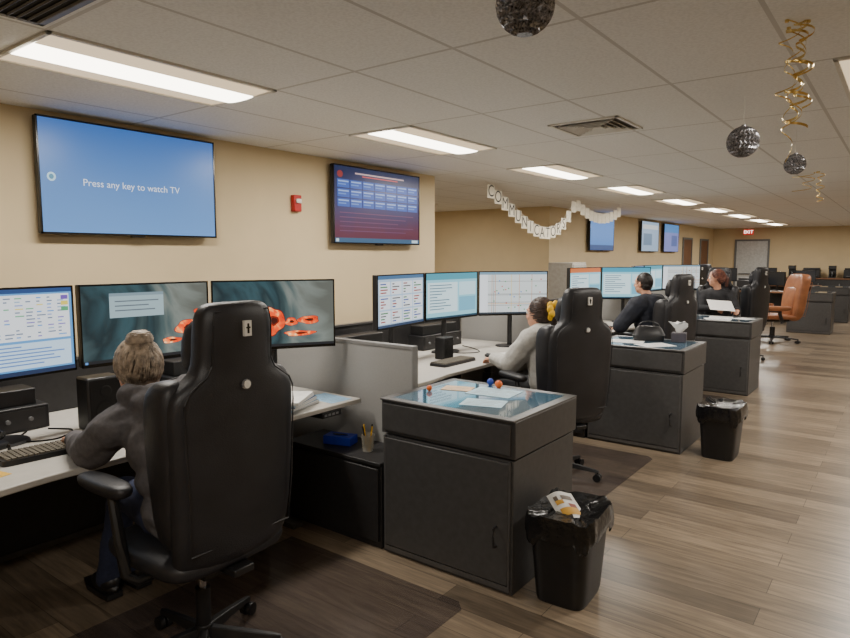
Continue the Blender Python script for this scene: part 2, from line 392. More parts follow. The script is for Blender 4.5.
def cont_wall(window=False,oy=0.0):
    it=[('r',0,0,1,1,g_neb)]
    cw=C(120,30,18); core=C(60,16,12)
    sh=[(0.82,0.62,0.10,0.10),(0.93,0.42,0.05,0.06),(0.68,0.78,0.08,0.04)] if window else [(0.48,0.6,0.09,0.2),(0.63,0.62,0.05,0.06),(0.78,0.6,0.09,0.06),(0.70,0.80,0.13,0.04)]
    for (cu,cv,ru,rv) in sh:
        it.append(('b',cu-ru*1.05,cv-rv*1.07,cu+ru*1.05,cv+rv*1.07,cw)); it.append(('b',cu-ru,cv-rv,cu+ru,cv+rv,g_fire)); it.append(('b',cu-ru*0.32,cv-rv*0.4,cu+ru*0.5,cv+rv*0.34,cw)); it.append(('b',cu-ru*0.2,cv-rv*0.25,cu+ru*0.35,cv+rv*0.2,core))
    if window:
        it+= [('r',0.2,0.1,0.62,0.42,C(150,172,178)),('r',0.2,0.1,0.62,0.14,C(120,140,150)),('r',0.24,0.2,0.58,0.215,C(90,100,110)),('r',0.24,0.26,0.5,0.275,C(90,100,110)),('r',0.24,0.32,0.55,0.335,C(90,100,110))]
    it+=[('r',0,0.95,1,1,C(30,32,36)),('r',0.01,0.96,0.03,0.99,C(90,140,200))]
    return it
def cont_grid(seed):
    rnd=random.Random(seed); it=[('r',0,0,1,1,C(165,190,215)),('r',0,0,1,0.07,C(60,100,140))]
    for r in range(3):
        for c in range(4):
            u=0.03+c*0.24; v=0.12+r*0.28
            it.append(('r',u,v,u+0.22,v+0.25,C(220,226,232)))
            for k in range(4): it.append(('r',u+0.02,v+0.03+k*0.055,u+0.05+rnd.random()*0.14,v+0.055+k*0.055,rnd.choice([C(60,120,70),C(150,60,50),C(60,80,150),C(90,90,90)])))
    it.append(('r',0,0.95,1,1,C(40,60,90)))
    return it
def cont_teal(seed,top=(70,150,170)):
    rnd=random.Random(seed); it=[('r',0,0,1,1,C(140,200,215)),('r',0,0,1,0.14,C(*top)),('r',0.03,0.2,0.6,0.86,C(205,230,236)),('r',0.63,0.2,0.97,0.5,C(190,222,232)),('r',0.63,0.54,0.97,0.86,C(110,175,200))]
    for r in range(9): it.append(('r',0.06,0.25+r*0.065,0.2+rnd.random()*0.35,0.27+r*0.065,C(80,110,130)))
    it.append(('r',0,0.95,1,1,C(30,60,80))); return it
def cont_map(seed):
    rnd=random.Random(seed); it=[('r',0,0,1,1,C(205,212,212)),('r',0,0,1,0.06,C(120,150,170)),('r',0,0.06,0.12,1,C(225,230,235))]
    for k in range(12):
        u=rnd.uniform(0.15,0.9); v=rnd.uniform(0.1,0.85)
        if k%2: it.append(('r',u,0.06,u+0.006,0.95,rnd.choice([C(190,120,60),C(120,120,120),C(220,190,80)])))
        else: it.append(('r',0.12,v,1,v+0.01,rnd.choice([C(120,120,120),C(210,150,60)])))
    for k in range(26):
        u=rnd.uniform(0.15,0.93); v=rnd.uniform(0.1,0.88); it.append(('e',u,v,u+0.02,v+0.03,rnd.choice([C(60,120,190),C(60,150,90),C(190,60,50)])))
    it.append(('r',0,0.95,1,1,C(40,50,60))); return it
DZ=0.75
def monitor(Lp,Rp,items,label,grp,h=0.41,ztop=1.46):
    L=V(Lp);R=V(Rp);d=R-L;w=d.length; n=V((d.y,-d.x)).normalized(); c=(L+R)/2
    t=thing('monitor',label,'monitor',(c.x,c.y,DZ),face(n.x,n.y),grp)
    zc=ztop-DZ-h/2; e=0.008
    b=B(); b.bb(-w/2+0.003,w/2-0.003,-0.045,-0.002,zc-h/2,zc+h/2); b.box((0,-0.06,zc),(w*0.5,0.04,h*0.5)); b.obj('casing',t,m_black,bev=0.006)
    b=B()
    for s in (-1,1):
        b.bb(s*(w/2-0.003),s*(w/2-0.003-e),-0.002,0.003,zc-h/2,zc+h/2); b.bb(-w/2+0.003,w/2-0.003,-0.002,0.003,zc+s*h/2,zc+s*(h/2-(e if s>0 else 0.016)))
    b.obj('bezel',t,m_blackg)
    screen(items,w-0.022,h-0.02,t,y=-0.0012,z0=zc+0.002)
    b=B(); b.cyl((0,-0.1,0.012),(0,-0.1,zc),0.022); b.box((0,-0.085,zc),(0.12,0.03,0.12)); b.obj('stand',t,m_black)
    b=B(); b.loft([sring(0,-0.08,0,0.28,0.2,2.6),sring(0,-0.08,0.012,0.27,0.19,2.6)]); b.obj('stand_base',t,m_black)
    return t
P2=2.71
def mon3(k,conts):
    if k==0: pts=[((-3.13,0.74),(-3.2,1.43)),((-3.2,1.45),(-3.15,2.14)),((-3.15,2.155),(-2.79,2.78))]
    elif k==2:
        pts=[((-3.22,7.18),(-3.14,7.95)),((-3.14,7.965),(-2.68,8.26))]; pts=[((-3.22,7.12),(-3.12,7.84)),((-3.12,7.855),(-2.62,8.24))]
    else:
        y=P2*(k-1)+(0.08 if k>1 else 0)
        pts=[((-3.1,3.52+y),(-3.2,4.22+y)),((-3.2,4.24+y),(-3.15,4.97+y)),((-3.15,4.985+y),(-2.7,5.49+y))]
    for (a,b),(cn,lb) in zip(pts,conts): monitor(a,b,cn,lb,'console monitors')
mon3(0,[(cont_forms(),'black monitor showing dispatch forms on blue'),(cont_wall(True),'black monitor with dark abstract wallpaper and one open window'),(cont_wall(False),'black monitor with dark wallpaper of red and white rings')])
mon3(1,[(cont_grid(5),'black monitor showing a grid of small panels'),(cont_teal(6),'black monitor showing a pale teal form'),(cont_map(7),'black monitor showing a street map')])
mon3(2,[(cont_teal(8,(205,110,60)),'black monitor showing a form with an orange header'),(cont_teal(10,(60,150,180)),'black monitor showing a pale form')])
mon3(3,[(cont_grid(11),'black monitor showing a grid of panels'),(cont_teal(12),'black monitor showing a blue form'),(cont_map(13),'black monitor showing a bright map')])

# ---------------------------------------------------------------- station furniture
def pedestal():
    t=thing('storage_cabinet','charcoal laminate pedestal cabinet with door and glass-topped drawer box','cabinet',(-1.8,2.865,0),0,'console pedestals')
    hx,hy=0.405,0.345
    b=B(); b.bb(-hx+0.01,hx-0.01,-hy+0.02,hy-0.01,0.0,0.652); b.obj('cabinet_body',t,m_char,bev=0.004)
    b=B(); b.bb(-hx+0.0,hx,-hy+0.015,hy,0.662,0.84)
    b.obj('top_box',t,m_char,bev=0.004)
    b=B(); b.bb(-hx+0.02,hx-0.02,-hy+0.003,-hy+0.0145,0.68,0.825); b.obj('drawer',t,m_char,bev=0.003)
    b=B()
    for s in (-1,1):
        b.bb(s*hx,s*(hx-0.05),-hy,hy,0.84,0.85); b.bb(-hx+0.05,hx-0.05,s*hy,s*(hy-0.05),0.84,0.85)
    b.obj('top_rim',t,m_frame,bev=0.002)
    b=B(); b.bb(-hx+0.05,hx-0.05,-hy+0.05,hy-0.05,0.84,0.849); b.obj('glass_top',t,m_glass)
    d=B().bb(-hx+0.03,hx-0.03,-hy+0.004,-hy+0.0195,0.05,0.64).obj('door',t,m_char,bev=0.003)
    b=B(); x=hx-0.09; b.tube([(x,-hy+0.004,0.33),(x,-hy-0.022,0.325),(x,-hy-0.026,0.28),(x,-hy-0.022,0.235),(x,-hy+0.004,0.23)],0.006); b.obj('handle',d,m_chard)
    b=B(); b.bb(-hx+0.02,-hx+0.03,-hy+0.006,-hy+0.02,0.02,0.65); b.bb(hx-0.03,hx-0.02,-hy+0.006,-hy+0.02,0.02,0.65); b.bb(-hx+0.03,hx-0.03,-hy+0.006,-hy+0.02,0.02,0.045)
    b.obj('door_frame',t,m_frame)
    return t
ped=pedestal()
for k in (1,2): clone(ped,(-1.785,2.875+P2*k,0),0,'console pedestals')
clone(ped,(-1.6,15.6,0),0,'console pedestals'); clone(ped,(-1.5,18.6,0),0,'console pedestals')
def lowunit():
    t=thing('low_storage_unit','dark low storage unit with open flat top beside pedestal','cabinet',(-2.59,2.69,0),0,'low storage units')
    B().bb(-0.375,0.375,-0.15,0.145,0,0.465).obj('cabinet_body',t,m_chard,bev=0.004)
    B().bb(-0.378,0.378,-0.165,0.15,0.465,0.485).obj('cabinet_top',t,m_chard,bev=0.003)
    d=B().bb(-0.36,0.36,-0.166,-0.151,0.04,0.45).obj('door',t,m_chard,bev=0.003)
    return t
lu=lowunit()
for k in (1,2): clone(lu,(-2.575,2.69+P2*k,0),0,'low storage units')
def part_panel():
    t=thing('partition_panel','light grey fabric desk divider with metal trim','partition',(-2.995,2.87,0),0,'desk dividers')
    B().bb(-0.75,0.75,-0.02,0.02,0.04,1.065).obj('panel',t,m_fab,bev=0.003)
    b=B(); b.bb(-0.755,0.755,-0.025,0.025,1.065,1.083); b.bb(0.75,0.757,-0.025,0.025,0,1.065); b.bb(-0.755,-0.75,-0.025,0.025,0,1.065); b.bb(-0.75,0.75,-0.022,0.022,0,0.04)
    b.obj('panel_trim',t,mat('panel_trim_grey',(128,127,125),0.5))
    return t
pp=part_panel()
for k in (1,2,3): clone(pp,(-2.995,2.87+P2*k,0),0,'desk dividers')
def backpanel():
    t=thing('back_screen_panel','dark console back panel behind the monitors','partition',(-3.73,1.5,0),0,'console back panels')
    B().bb(-0.02,0.02,-1.31,1.31,0.03,1.02).obj('panel',t,m_chard,bev=0.003)
    B().bb(-0.025,0.025,-1.31,1.31,1.02,1.035).obj('panel_trim',t,m_frame)
    B().bb(-0.025,0.025,-1.31,1.31,0,0.03).obj('panel_foot',t,m_frame)
    return t
bp=backpanel()
for k in (1,2,3,4): clone(bp,(-3.73,1.5+P2*k,0),0,'console back panels')
def desk():
    t=thing('desk','pale laminate height-adjustable console desk with grey legs','desk',(-3.14,1.5,0),0,'console desks')
    b=B(); b.loft([[(p[0],p[1],z) for p in [(-0.56,-1.29),(0.56,-1.29),(0.56,-0.75),(0.52,-0.45),(0.52,0.45),(0.56,0.75),(0.56,1.28),(-0.56,1.28)]] for z in (0.722,0.75)]); b.obj('worktop',t,m_top,bev=0.005)
    for y in (-1.0,0.95):
        b=B(); b.bb(-0.35,0.35,y-0.035,y+0.035,0,0.03); b.bb(-0.05,0.05,y-0.03,y+0.03,0.03,0.5); b.bb(-0.035,0.035,y-0.02,y+0.02,0.5,0.7); b.bb(-0.3,0.3,y-0.03,y+0.03,0.69,0.722)
        b.obj('leg',t,m_frame,bev=0.003)
    B().bb(-0.5,-0.48,-1.2,1.2,0.2,0.7).obj('modesty_panel',t,m_chard)
    b=B(); b.bb(0.45,0.57,0.95,1.1,0.69,0.7215); b.mi=1
    for i in range(4): b.bb(0.57,0.573,0.965+i*0.03,0.985+i*0.03,0.698,0.712)
    b.obj('height_control',t,[m_black,m_grey],bev=0.002)
    return t
dk=desk()
for k in (1,2,3): clone(dk,(-3.14,1.5+P2*k,0),0,'console desks')
def speaker():
    t=thing('desk_speaker','small black desktop speaker under the monitors','speaker',(-3.18,1.52,DZ),RX,'desk speakers')
    B().bb(-0.085,0.085,-0.06,0.06,0,0.26).obj('speaker_body',t,m_black,bev=0.01)
    b=B(); b.bb(-0.075,0.075,0.06,0.066,0.01,0.25); b.cyl((0,0.066,0.09),(0,0.07,0.09),0.055,0.05,20); b.cyl((0,0.066,0.19),(0,0.07,0.19),0.03,0.026,20)
    b.obj('speaker_grille',t,mat('speaker_cloth',(14,14,14),0.95,bump=0.6,bscale=500),bev=0.002)
    return t
sp=speaker(); clone(sp,(-3.05,4.3,DZ),RX,'desk speakers',scale=(0.8,0.8,0.7)); clone(sp,(-3.05,7.1,DZ),RX,'desk speakers',scale=(0.8,0.8,0.7))
def radio():
    t=thing('radio_console','low black desktop radio console box with small dials','equipment',(-3.49,1.03,DZ),RX,'radio consoles')
    b=B(); b.bb(-0.34,0.34,-0.1,0.1,0,0.12); b.bb(-0.3,0.3,-0.1,0.06,0.12,0.2); b.obj('console_body',t,m_black,bev=0.006)
    b=B(); b.bb(-0.32,0.32,0.1,0.105,0.015,0.105); b.obj('front_plate',t,m_chard)
    b=B(); 
    for i in range(6): b.cyl((-0.25+i*0.1,0.105,0.06),(-0.25+i*0.1,0.12,0.06),0.01)
    b.obj('dial',t,m_grey)
    return t
rd=radio()
for k in (0.45,1,1.4,2,3): clone(rd,(-3.52,1.03+P2*k+(0.12 if k==0.45 else 0),DZ),RX,'radio consoles',scale=(0.9,0.9,1.1))
def phone(loc,rot):
    t=thing('desk_telephone','black desk telephone with handset and coiled cord','telephone',loc,rot,'desk telephones')
    b=B(); b.loft([[(x,y,0) for x,y in [(-0.1,-0.1),(0.1,-0.1),(0.1,0.1),(-0.1,0.1)]],[(-0.1,-0.1,0.08),(0.1,-0.1,0.08),(0.1,0.1,0.025),(-0.1,0.1,0.025)]]); b.obj('phone_base',t,m_black,bev=0.006)
    b=B(); b.tube([(-0.07,-0.09,0.105),(-0.07,-0.05,0.11),(-0.07,0.03,0.085),(-0.07,0.09,0.06)],[0.022,0.014,0.014,0.022],10); b.obj('handset',t,m_blackg)
    b=B()
    for r in range(4):
        for c in range(3): b.box((0.0+c*0.03,-0.03+r*0.03,0.062-r*0.0085),(0.02,0.018,0.008),Matrix.Rotation(-0.27,3,'X'))
    b.obj('keypad',t,m_grey)
    b=B(); b.tube([(-0.08+0.002*i+0.008*math.cos(i*1.3),0.11+0.0022*i,0.012+0.008*math.sin(i*1.3)) for i in range(50)],0.0025,5); b.obj('cord',t,m_blackg)
    return t
phone((-3.2,0.97,DZ),face(1,0.5))
phone((-2.95,3.45,DZ),face(1,0.2))
def cable(pts,label='black power cable looping across the worktop'):
    P=[V(p) for p in pts]; out=[]
    for i in range(len(P)-1):
        p0=P[max(0,i-1)];p1=P[i];p2=P[i+1];p3=P[min(len(P)-1,i+2)]
        for k in range(8):
            t=k/8; out.append(0.5*((2*p1)+(-p0+p2)*t+(2*p0-5*p1+4*p2-p3)*t*t+(-p0+3*p1-3*p2+p3)*t**3))
    out.append(P[-1]); b=B(); b.tube([q-P[0] for q in out],0.004,6); solo(b,'cable',label,'cable',P[0],0,m_blackg,'desk cables')
z4=DZ+0.004
for k in range(3):
    o=P2*k
    cable([(-3.36,1.25+o,z4),(-3.22,1.15+o,z4),(-3.12,1.28+o,z4),(-3.22,1.4+o,z4),(-3.34,1.34+o,z4)])
    cable([(-3.3,1.95+o,z4),(-3.1,1.9+o,z4),(-3.0,2.05+o,z4),(-3.14,2.2+o,z4),(-3.34,2.3+o,z4)])
m_key=mat('key_plastic',(104,98,86),0.5)
def keyboard():
    t=thing('keyboard','black desktop keyboard with separate keys','keyboard',(-2.93,1.2,DZ),face(-1,0.05),'keyboards')
    b=B(); b.loft([sring(0,0,0,0.45,0.16,12,32),sring(0,0,0.022,0.445,0.155,12,32)]); b.obj('keyboard_body',t,m_black)
    b=B()
    for r in range(6):
        for c in range(20):
            b.box((-0.2+c*0.021,-0.06+r*0.024,0.025),(0.0155,0.018,0.008))
    b.obj('keys',t,m_key)
    return t
kb=keyboard()
for k in (1,2,3): clone(kb,(-2.86,1.45+P2*k,DZ),face(-1,0),'keyboards')
def mouse():
    t=thing('computer_mouse','black computer mouse on the worktop','mouse',(-2.8,1.82,DZ),face(-1,0),'mice')
    B().sph((0,0,0.014),(0.03,0.052,0.018)).obj('mouse_body',t,m_black)
    B().box((0,0.025,0.031),(0.006,0.02,0.006)).obj('scroll_wheel',t,m_grey)
    return t
ms=mouse()
for k in (1,2,3): clone(ms,(-2.78,1.88+P2*k,DZ),face(-1,0),'mice')
cols=[(225,225,220),(110,160,200),(235,235,230),(60,110,160),(190,210,225),(235,235,232)]
z=DZ
for i in range(6):
    b=B(); w=0.23+0.01*(i%2); th=0.009+0.003*(i%3)
    b.bb(-w/2,w/2,-0.15,0.15,0,th)
    b.mi=1; b.bb(-w/2+0.005,w/2+0.001,-0.148,0.148,0.0015,th-0.0015)
    solo(b,'booklet','thin %s covered booklet in a stack on the desk'%['white','blue','white','dark blue','pale blue','white'][i],'book',(-2.78+0.01*i,2.38-0.012*i,z),0.25+0.06*i,[mat('booklet_cover_%d'%i,cols[i],0.5),m_white],'booklets stacked on the desk')
    z+=th
def sheet(loc,rot,w=0.21,h=0.28,m=m_white,label='loose white paper sheet lying flat',grp='paper sheets'):
    b=B(); b.bb(-w/2,w/2,-h/2,h/2,0,0.0015); b.mi=1
    for i in range(7):
        if h/2-0.045-i*0.03>-h/2+0.01: b.bb(-w/2+0.02,w/2-0.03-0.01*(i%3),h/2-0.04-i*0.03,h/2-0.043-i*0.03,0.0015,0.0018)
    return solo(b,'paper_sheet',label,'paper',loc,rot,[m,m_grey],grp)
sheet((-2.72,2.02,DZ),1.2,label='loose white form near the booklets'); sheet((-2.74,2.66,DZ),1.5,0.16,0.25,mat('pale_blue_card',(150,190,220),0.5),'pale blue card beside the booklets')
sheet((-2.82,0.9,DZ),1.8,0.1,0.15,mat('yellow_paper',(225,180,60),0.6),'yellow note pad on the worktop')
sheet((-2.01,2.97,0.85),0.3,0.17,0.12,mat('orange_flyer',(225,190,150),0.6),'small cream flyer on the glass top')
sheet((-1.79,3.0,0.85),0.1,0.26,0.2,mat('blue_tint_paper',(180,215,230),0.5),'pale blue printed sheet on the glass top')
sheet((-1.7,2.75,0.85),0.3,0.22,0.16,mat('blue_tint_paper',(180,215,230),0.5),'pale blue printed sheet on the glass top')
sheet((-1.95,5.55,0.85),0.2,0.28,0.21); sheet((-1.68,5.45,0.85),0.9,0.28,0.21); sheet((-2.7,4.78,DZ),1.3); sheet((-2.7,5.15,DZ),1.0)
sheet((-1.8,8.2,0.85),0.4,0.28,0.21); sheet((-1.55,8.4,0.85),1.1,0.2,0.2)
for (x,y,r,c,l) in [(-2.1,2.82,0.016,(235,110,40),'small orange ball near the cabinet edge'),(-1.83,3.12,0.022,(235,110,40),'small orange ball on the glass top'),(-1.91,3.16,0.02,(50,80,190),'small blue ball on the glass top')]:
    b=B(); b.sph((0,0,r),r); b.cyl((0,0,0),(0,0,0.004),r*0.5); solo(b,'stress_ball',l,'ball',(x,y,0.85),0,mat('ball_%d'%c[0],c,0.4))
t=thing('tissue_box','blue cardboard box on the low storage unit','box',(-2.66,2.68,0.485),0.3)
B().bb(-0.09,0.09,-0.05,0.05,0,0.05).obj('carton',t,mat('blue_card',(20,50,170),0.5),bev=0.003)
B().loft([sring(0,0,0.05,0.1,0.03,2,16),sring(0,0,0.053,0.1,0.03,2,16)]).obj('opening',t,m_blackg)
t=thing('pen_cup','clear plastic cup holding yellow and dark pens','cup',(-2.42,2.66,0.485),0)
B().loft([sring(0,0,0,0.06,0.06,2,20),sring(0,0,0.1,0.08,0.08,2,20)],caps=False).obj('cup_body',t,mat('frosted_plastic',(170,165,150),0.2,alpha=0.55))
B().cyl((0,0,0),(0,0,0.003),0.03).obj('cup_base',t,m_grey)
for i in range(4):
    a=i*1.5; B().cyl((0.01*math.cos(a),0.01*math.sin(a),0.003),(0.035*math.cos(a),0.035*math.sin(a),0.15),0.004).obj('pen',t,[mat('pen_yellow',(220,170,40),0.4),m_blackg][i%2])
t=thing('handbag','small black slouched handbag on a pedestal cabinet','bag',(-1.82,5.72,0.85),0.4)
B().loft([sring(0,0,0,0.26,0.13,3),sring(0,0,0.05,0.28,0.14,3),sring(0,0,0.11,0.22,0.08,2.5),sring(0,0,0.13,0.18,0.03,2.5)]).obj('bag_body',t,m_black)
B().tube([(0.09*math.cos(a),0.01,0.12+0.05*math.sin(a)) for a in [math.pi*i/12 for i in range(13)]],0.006).obj('bag_handle',t,m_black)
t=thing('tissue_box','small tissue box with white tissue pulled up','box',(-1.58,5.8,0.85),0.2)
B().bb(-0.06,0.06,-0.06,0.06,0,0.08).obj('carton',t,mat('grey_card',(70,66,74),0.5),bev=0.003)
b=B(); rr=[]
for k in range(5):
    zz=0.08+k*0.022; rr.append([(math.cos(a)*(0.02+0.012*k)*(1+0.4*math.sin(3*a+k)),math.sin(a)*(0.01+0.009*k)*(1+0.3*math.cos(2*a)),zz+0.012*math.sin(4*a)*k/4) for a in [2*math.pi*i/20 for i in range(20)]])
b.loft(rr); b.obj('tissue',t,m_white)
# ---------------------------------------------------------------- bins
def bin_():
    t=thing('trash_bin','black plastic wastebasket with black bin liner folded over rim','trash bin',(-1.21,2.74,0),0.06,'wastebaskets')
    t.scale=(1.06,1.06,1.06)
    b=B(); b.loft([sring(0,0,0,0.22,0.28,5,48),sring(0,0,0.02,0.23,0.29,5,48),sring(0,0,0.37,0.28,0.36,5,48),sring(0,0,0.38,0.285,0.365,5,48)]); b.obj('bin_body',t,m_black)
    rr=[]; rnd=random.Random(4); N=96
    for k,(zz,w,d) in enumerate([(0.285,0.295,0.375),(0.30,0.31,0.385),(0.33,0.315,0.39),(0.365,0.31,0.385),(0.40,0.298,0.377),(0.398,0.272,0.35),(0.39,0.24,0.31),(0.385,0.16,0.2)]):
        ring=sring(0,0,zz,w,d,5,N); amp=[1.6,1.5,1.2,0.8,0.5,0.6,1.2,1.6][k]
        rr.append([(x*(1+amp*(0.016*math.sin(i*1.05+k*0.3)+0.01*math.sin(i*0.37))),y*(1+amp*(0.013*math.sin(i*0.9+k*0.4))),zz+(0.02*math.sin(i*0.35+1)+0.008*math.sin(i*1.1))*(1 if k<4 else 0.4)) for i,(x,y,_) in enumerate(ring)])
    b=B(); b.loft(rr,caps=False); b.face(list(reversed(rr[-1]))) ; b.obj('bin_liner',t,m_liner,smooth=60)
    return t
bn=bin_(); clone(bn,(-1.13,5.45,0),0,'wastebaskets')
b=B(); N=8
g=lambda off:[[(-0.065+0.13*i/(N-1),-0.09+0.18*j/(N-1),0.016*math.sin(i*0.6)+0.02*(j/(N-1))**2+off) for i in range(N)] for j in range(N)]
G=g(0); b.loft(G,caps=False,close=False)
for mi,(i0,i1,j0,j1) in ((1,(1,6,1,3)),(2,(4,6,3,4)),(1,(1,3,4,5)),(3,(3,6,5,6)),(3,(1,2,5,6))):
    b.mi=mi; G2=g(0.002); b.loft([r[i0:i1+1] for r in G2[j0:j1+1]],caps=False,close=False)
o=solo(b,'printed_leaflet','crumpled yellow and white printed leaflet inside the wastebasket','paper',(-1.22,2.73,0.415),0.5,[m_white,mat('print_yellow',(215,165,70),0.5),mat('print_red',(150,70,55),0.5),mat('print_grey',(110,98,86),0.5)])
o.rotation_euler=(0.25,-0.1,0.9)
# ---------------------------------------------------------------- chair mats
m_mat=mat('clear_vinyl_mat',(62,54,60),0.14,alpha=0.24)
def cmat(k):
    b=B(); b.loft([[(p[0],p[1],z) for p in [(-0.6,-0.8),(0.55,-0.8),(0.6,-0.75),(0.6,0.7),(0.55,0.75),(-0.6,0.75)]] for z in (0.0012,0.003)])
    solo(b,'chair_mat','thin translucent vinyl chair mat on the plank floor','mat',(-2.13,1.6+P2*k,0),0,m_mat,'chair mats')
for k in range(3): cmat(k)

# ---------------------------------------------------------------- chairs
def chair(ml,label,loc,rot,z0=0.003,group=None,badge=True,hs=1.0):
    t=thing('office_chair',label,'chair',(loc[0],loc[1],z0),rot,group)
    b=B(); b.cyl((0,0,0.075),(0,0,0.13),0.04,0.035)
    for i in range(5):
        a=2*math.pi*i/5+0.3; c,s=math.cos(a),math.sin(a)
        rings=[]
        for r,w,zt,zb in ((0.02,0.05,0.12,0.075),(0.15,0.044,0.105,0.075),(0.29,0.032,0.085,0.065),(0.31,0.02,0.08,0.066)):
            rings.append([(c*r-s*w/2,s*r+c*w/2,zb),(c*r+s*w/2,s*r-c*w/2,zb),(c*r+s*w/2*0.6,s*r-c*w/2*0.6,zt),(c*r-s*w/2*0.6,s*r+c*w/2*0.6,zt)])
        b.loft(rings)
    base=b.obj('base',t,m_black,bev=0.003)
    for i in range(5):
        a=2*math.pi*i/5+0.3; c,s=math.cos(a)*0.3,math.sin(a)*0.3
        k=B(); dx,dy=-math.sin(a)*0.012,math.cos(a)*0.012; ex,ey=dx*2.2,dy*2.2
        k.cyl((c+dx*0.4,s+dy*0.4,0.028),(c+ex,s+ey,0.028),0.028); k.cyl((c-ex,s-ey,0.028),(c-dx*0.4,s-dy*0.4,0.028),0.028); k.cyl((c,s,0.03),(c,s,0.07),0.008)
        k.obj('caster',base,m_black)
    b=B(); b.cyl((0,0,0.13),(0,0,0.28),0.03); b.obj('column_cover',t,m_black)
    b=B(); b.cyl((0,0,0.28),(0,0,0.40),0.016); b.obj('gas_lift',t,m_chrome)
    b=B(); b.box((0,-0.02,0.415),(0.2,0.28,0.05)); b.box((0,-0.2,0.43),(0.09,0.14,0.03)); b.cyl((0.1,0.05,0.41),(0.26,0.05,0.405),0.006); b.cyl((0.24,0.05,0.405),(0.29,0.05,0.405),0.011)
    b.obj('tilt_mechanism',t,m_black,bev=0.006)
    b=B(); b.loft([sring(0,0.02,0.435,0.46,0.46,5,32),sring(0,0.02,0.45,0.53,0.52,5,32),sring(0,0.02,0.49,0.55,0.54,5,32),sring(0,0.02,0.515,0.53,0.52,5,32),sring(0,0.02,0.525,0.44,0.44,4,32,0)],)
    b.obj('seat',t,ml,sub=1,smooth=180)
    if badge:
        prof=[(0.45,0.36,-0.20,0.05),(0.48,0.47,-0.215,0.08),(0.56,0.50,-0.235,0.10),(0.75,0.515,-0.25,0.105),(0.92,0.53,-0.25,0.105),(1.04,0.54,-0.252,0.105),(1.10,0.535,-0.255,0.10),(1.135,0.50,-0.256,0.10),(1.16,0.43,-0.257,0.10),(1.185,0.355,-0.258,0.10),(1.22,0.318,-0.26,0.10),(1.28,0.315,-0.264,0.10),(1.36,0.312,-0.268,0.10),(1.405,0.295,-0.271,0.09),(1.428,0.25,-0.273,0.065),(1.436,0.20,-0.274,0.04)]
    else:
        prof=[(0.45,0.34,-0.20,0.06),(0.48,0.48,-0.215,0.10),(0.56,0.52,-0.235,0.14),(0.75,0.54,-0.25,0.15),(0.92,0.55,-0.26,0.15),(1.1,0.54,-0.275,0.15),(1.25,0.52,-0.295,0.15),(1.36,0.48,-0.31,0.14),(1.42,0.38,-0.32,0.09)]
    b=B(); b.loft([sring(0,y,z*hs,w,d,4.0,32,0.03) for z,w,y,d in prof]); b.obj('backrest',t,ml,sub=1,smooth=180)
    b=B(); pr=prof[2:-2]
    pts=[(w/2-0.03,y-d/2-0.004+0.03*0.8,z*hs) for z,w,y,d in pr]+[(-(w/2-0.03),y-d/2-0.004+0.03*0.8,z*hs) for z,w,y,d in reversed(pr)]
    b.tube(pts,0.0032,6,closed=True); b.obj('piping',t,ml)
    if badge:
        for s in (-1,1):
            b=B(); b.loft([sring(s*x,y,z*hs,w,d,2.8,16) for z,x,y,w,d in [(0.53,0.17,-0.145,0.06,0.06),(0.57,0.20,-0.14,0.10,0.14),(0.75,0.215,-0.15,0.11,0.165),(0.95,0.232,-0.155,0.11,0.165),(1.10,0.235,-0.16,0.11,0.16),(1.15,0.23,-0.17,0.10,0.14),(1.175,0.22,-0.18,0.05,0.06)]])
            b.obj('side_bolster',t,ml,sub=1,smooth=180)
        b=B(); b.loft([sring(0,y,z*hs,w,d,4,24,0.03) for z,w,y,d in [(1.18,0.26,-0.19,0.04),(1.2,0.31,-0.19,0.09),(1.3,0.312,-0.195,0.10),(1.39,0.28,-0.21,0.07)]])
        b.obj('headrest_cushion',t,ml,sub=1,smooth=180)
    b=B(); b.loft([sring(0,y,z*hs,w,d,3,24) for z,w,y,d in [(0.53,0.28,-0.16,0.04),(0.6,0.34,-0.155,0.08),(0.78,0.34,-0.17,0.09),(0.95,0.34,-0.185,0.07),(1.1,0.34,-0.2,0.05),(1.15,0.3,-0.21,0.03)]])
    b.obj('back_cushion',t,ml,sub=1,smooth=180)
    for s in (-1,1):
        b=B(); b.tube([(s*0.2,-0.02,0.43),(s*0.28,-0.02,0.43),(s*0.31,0.0,0.46),(s*0.315,0.02,0.58),(s*0.31,0.07,0.74)] if badge else [(s*0.2,-0.02,0.43),(s*0.28,-0.02,0.43),(s*0.3,0.0,0.46),(s*0.3,0.02,0.55),(s*0.3,0.02,0.63)],[0.018,0.018,0.02,0.022,0.018],10)
        ar=b.obj('armrest',t,m_black)
        q=0 if badge else -0.11
        b=B(); b.loft([sring(s*0.305,0.13+q*0.6,z+q,w,d,3,20) for z,w,d in ([(0.735,0.06,0.26),(0.748,0.095,0.31),(0.775,0.10,0.32),(0.79,0.08,0.29)] if badge else [(0.715,0.06,0.26),(0.73,0.1,0.33),(0.785,0.11,0.35),(0.81,0.09,0.31)])]); b.obj('arm_pad',ar,ml,sub=1,smooth=180)
    if badge:
        y=-0.322
        b=B(); b.bb(-0.015,0.015,y-0.004,y+0.008,1.315,1.37); b.mi=1; b.bb(-0.004,0.004,y-0.0055,y-0.003,1.325,1.36); b.bb(-0.009,0.009,y-0.0055,y-0.003,1.343,1.348)
        b.obj('badge',t,[m_whitep,m_blackg])
        b=B(); y=-0.308; b.cyl((0,y+0.012,1.14),(0,y-0.004,1.14),0.018,seg=24); b.mi=1; b.cyl((0,y-0.002,1.14),(0,y-0.0055,1.14),0.0145,seg=24); b.mi=0; b.bb(-0.003,0.003,y-0.007,y-0.005,1.13,1.15); b.bb(-0.008,0.008,y-0.007,y-0.005,1.138,1.143)
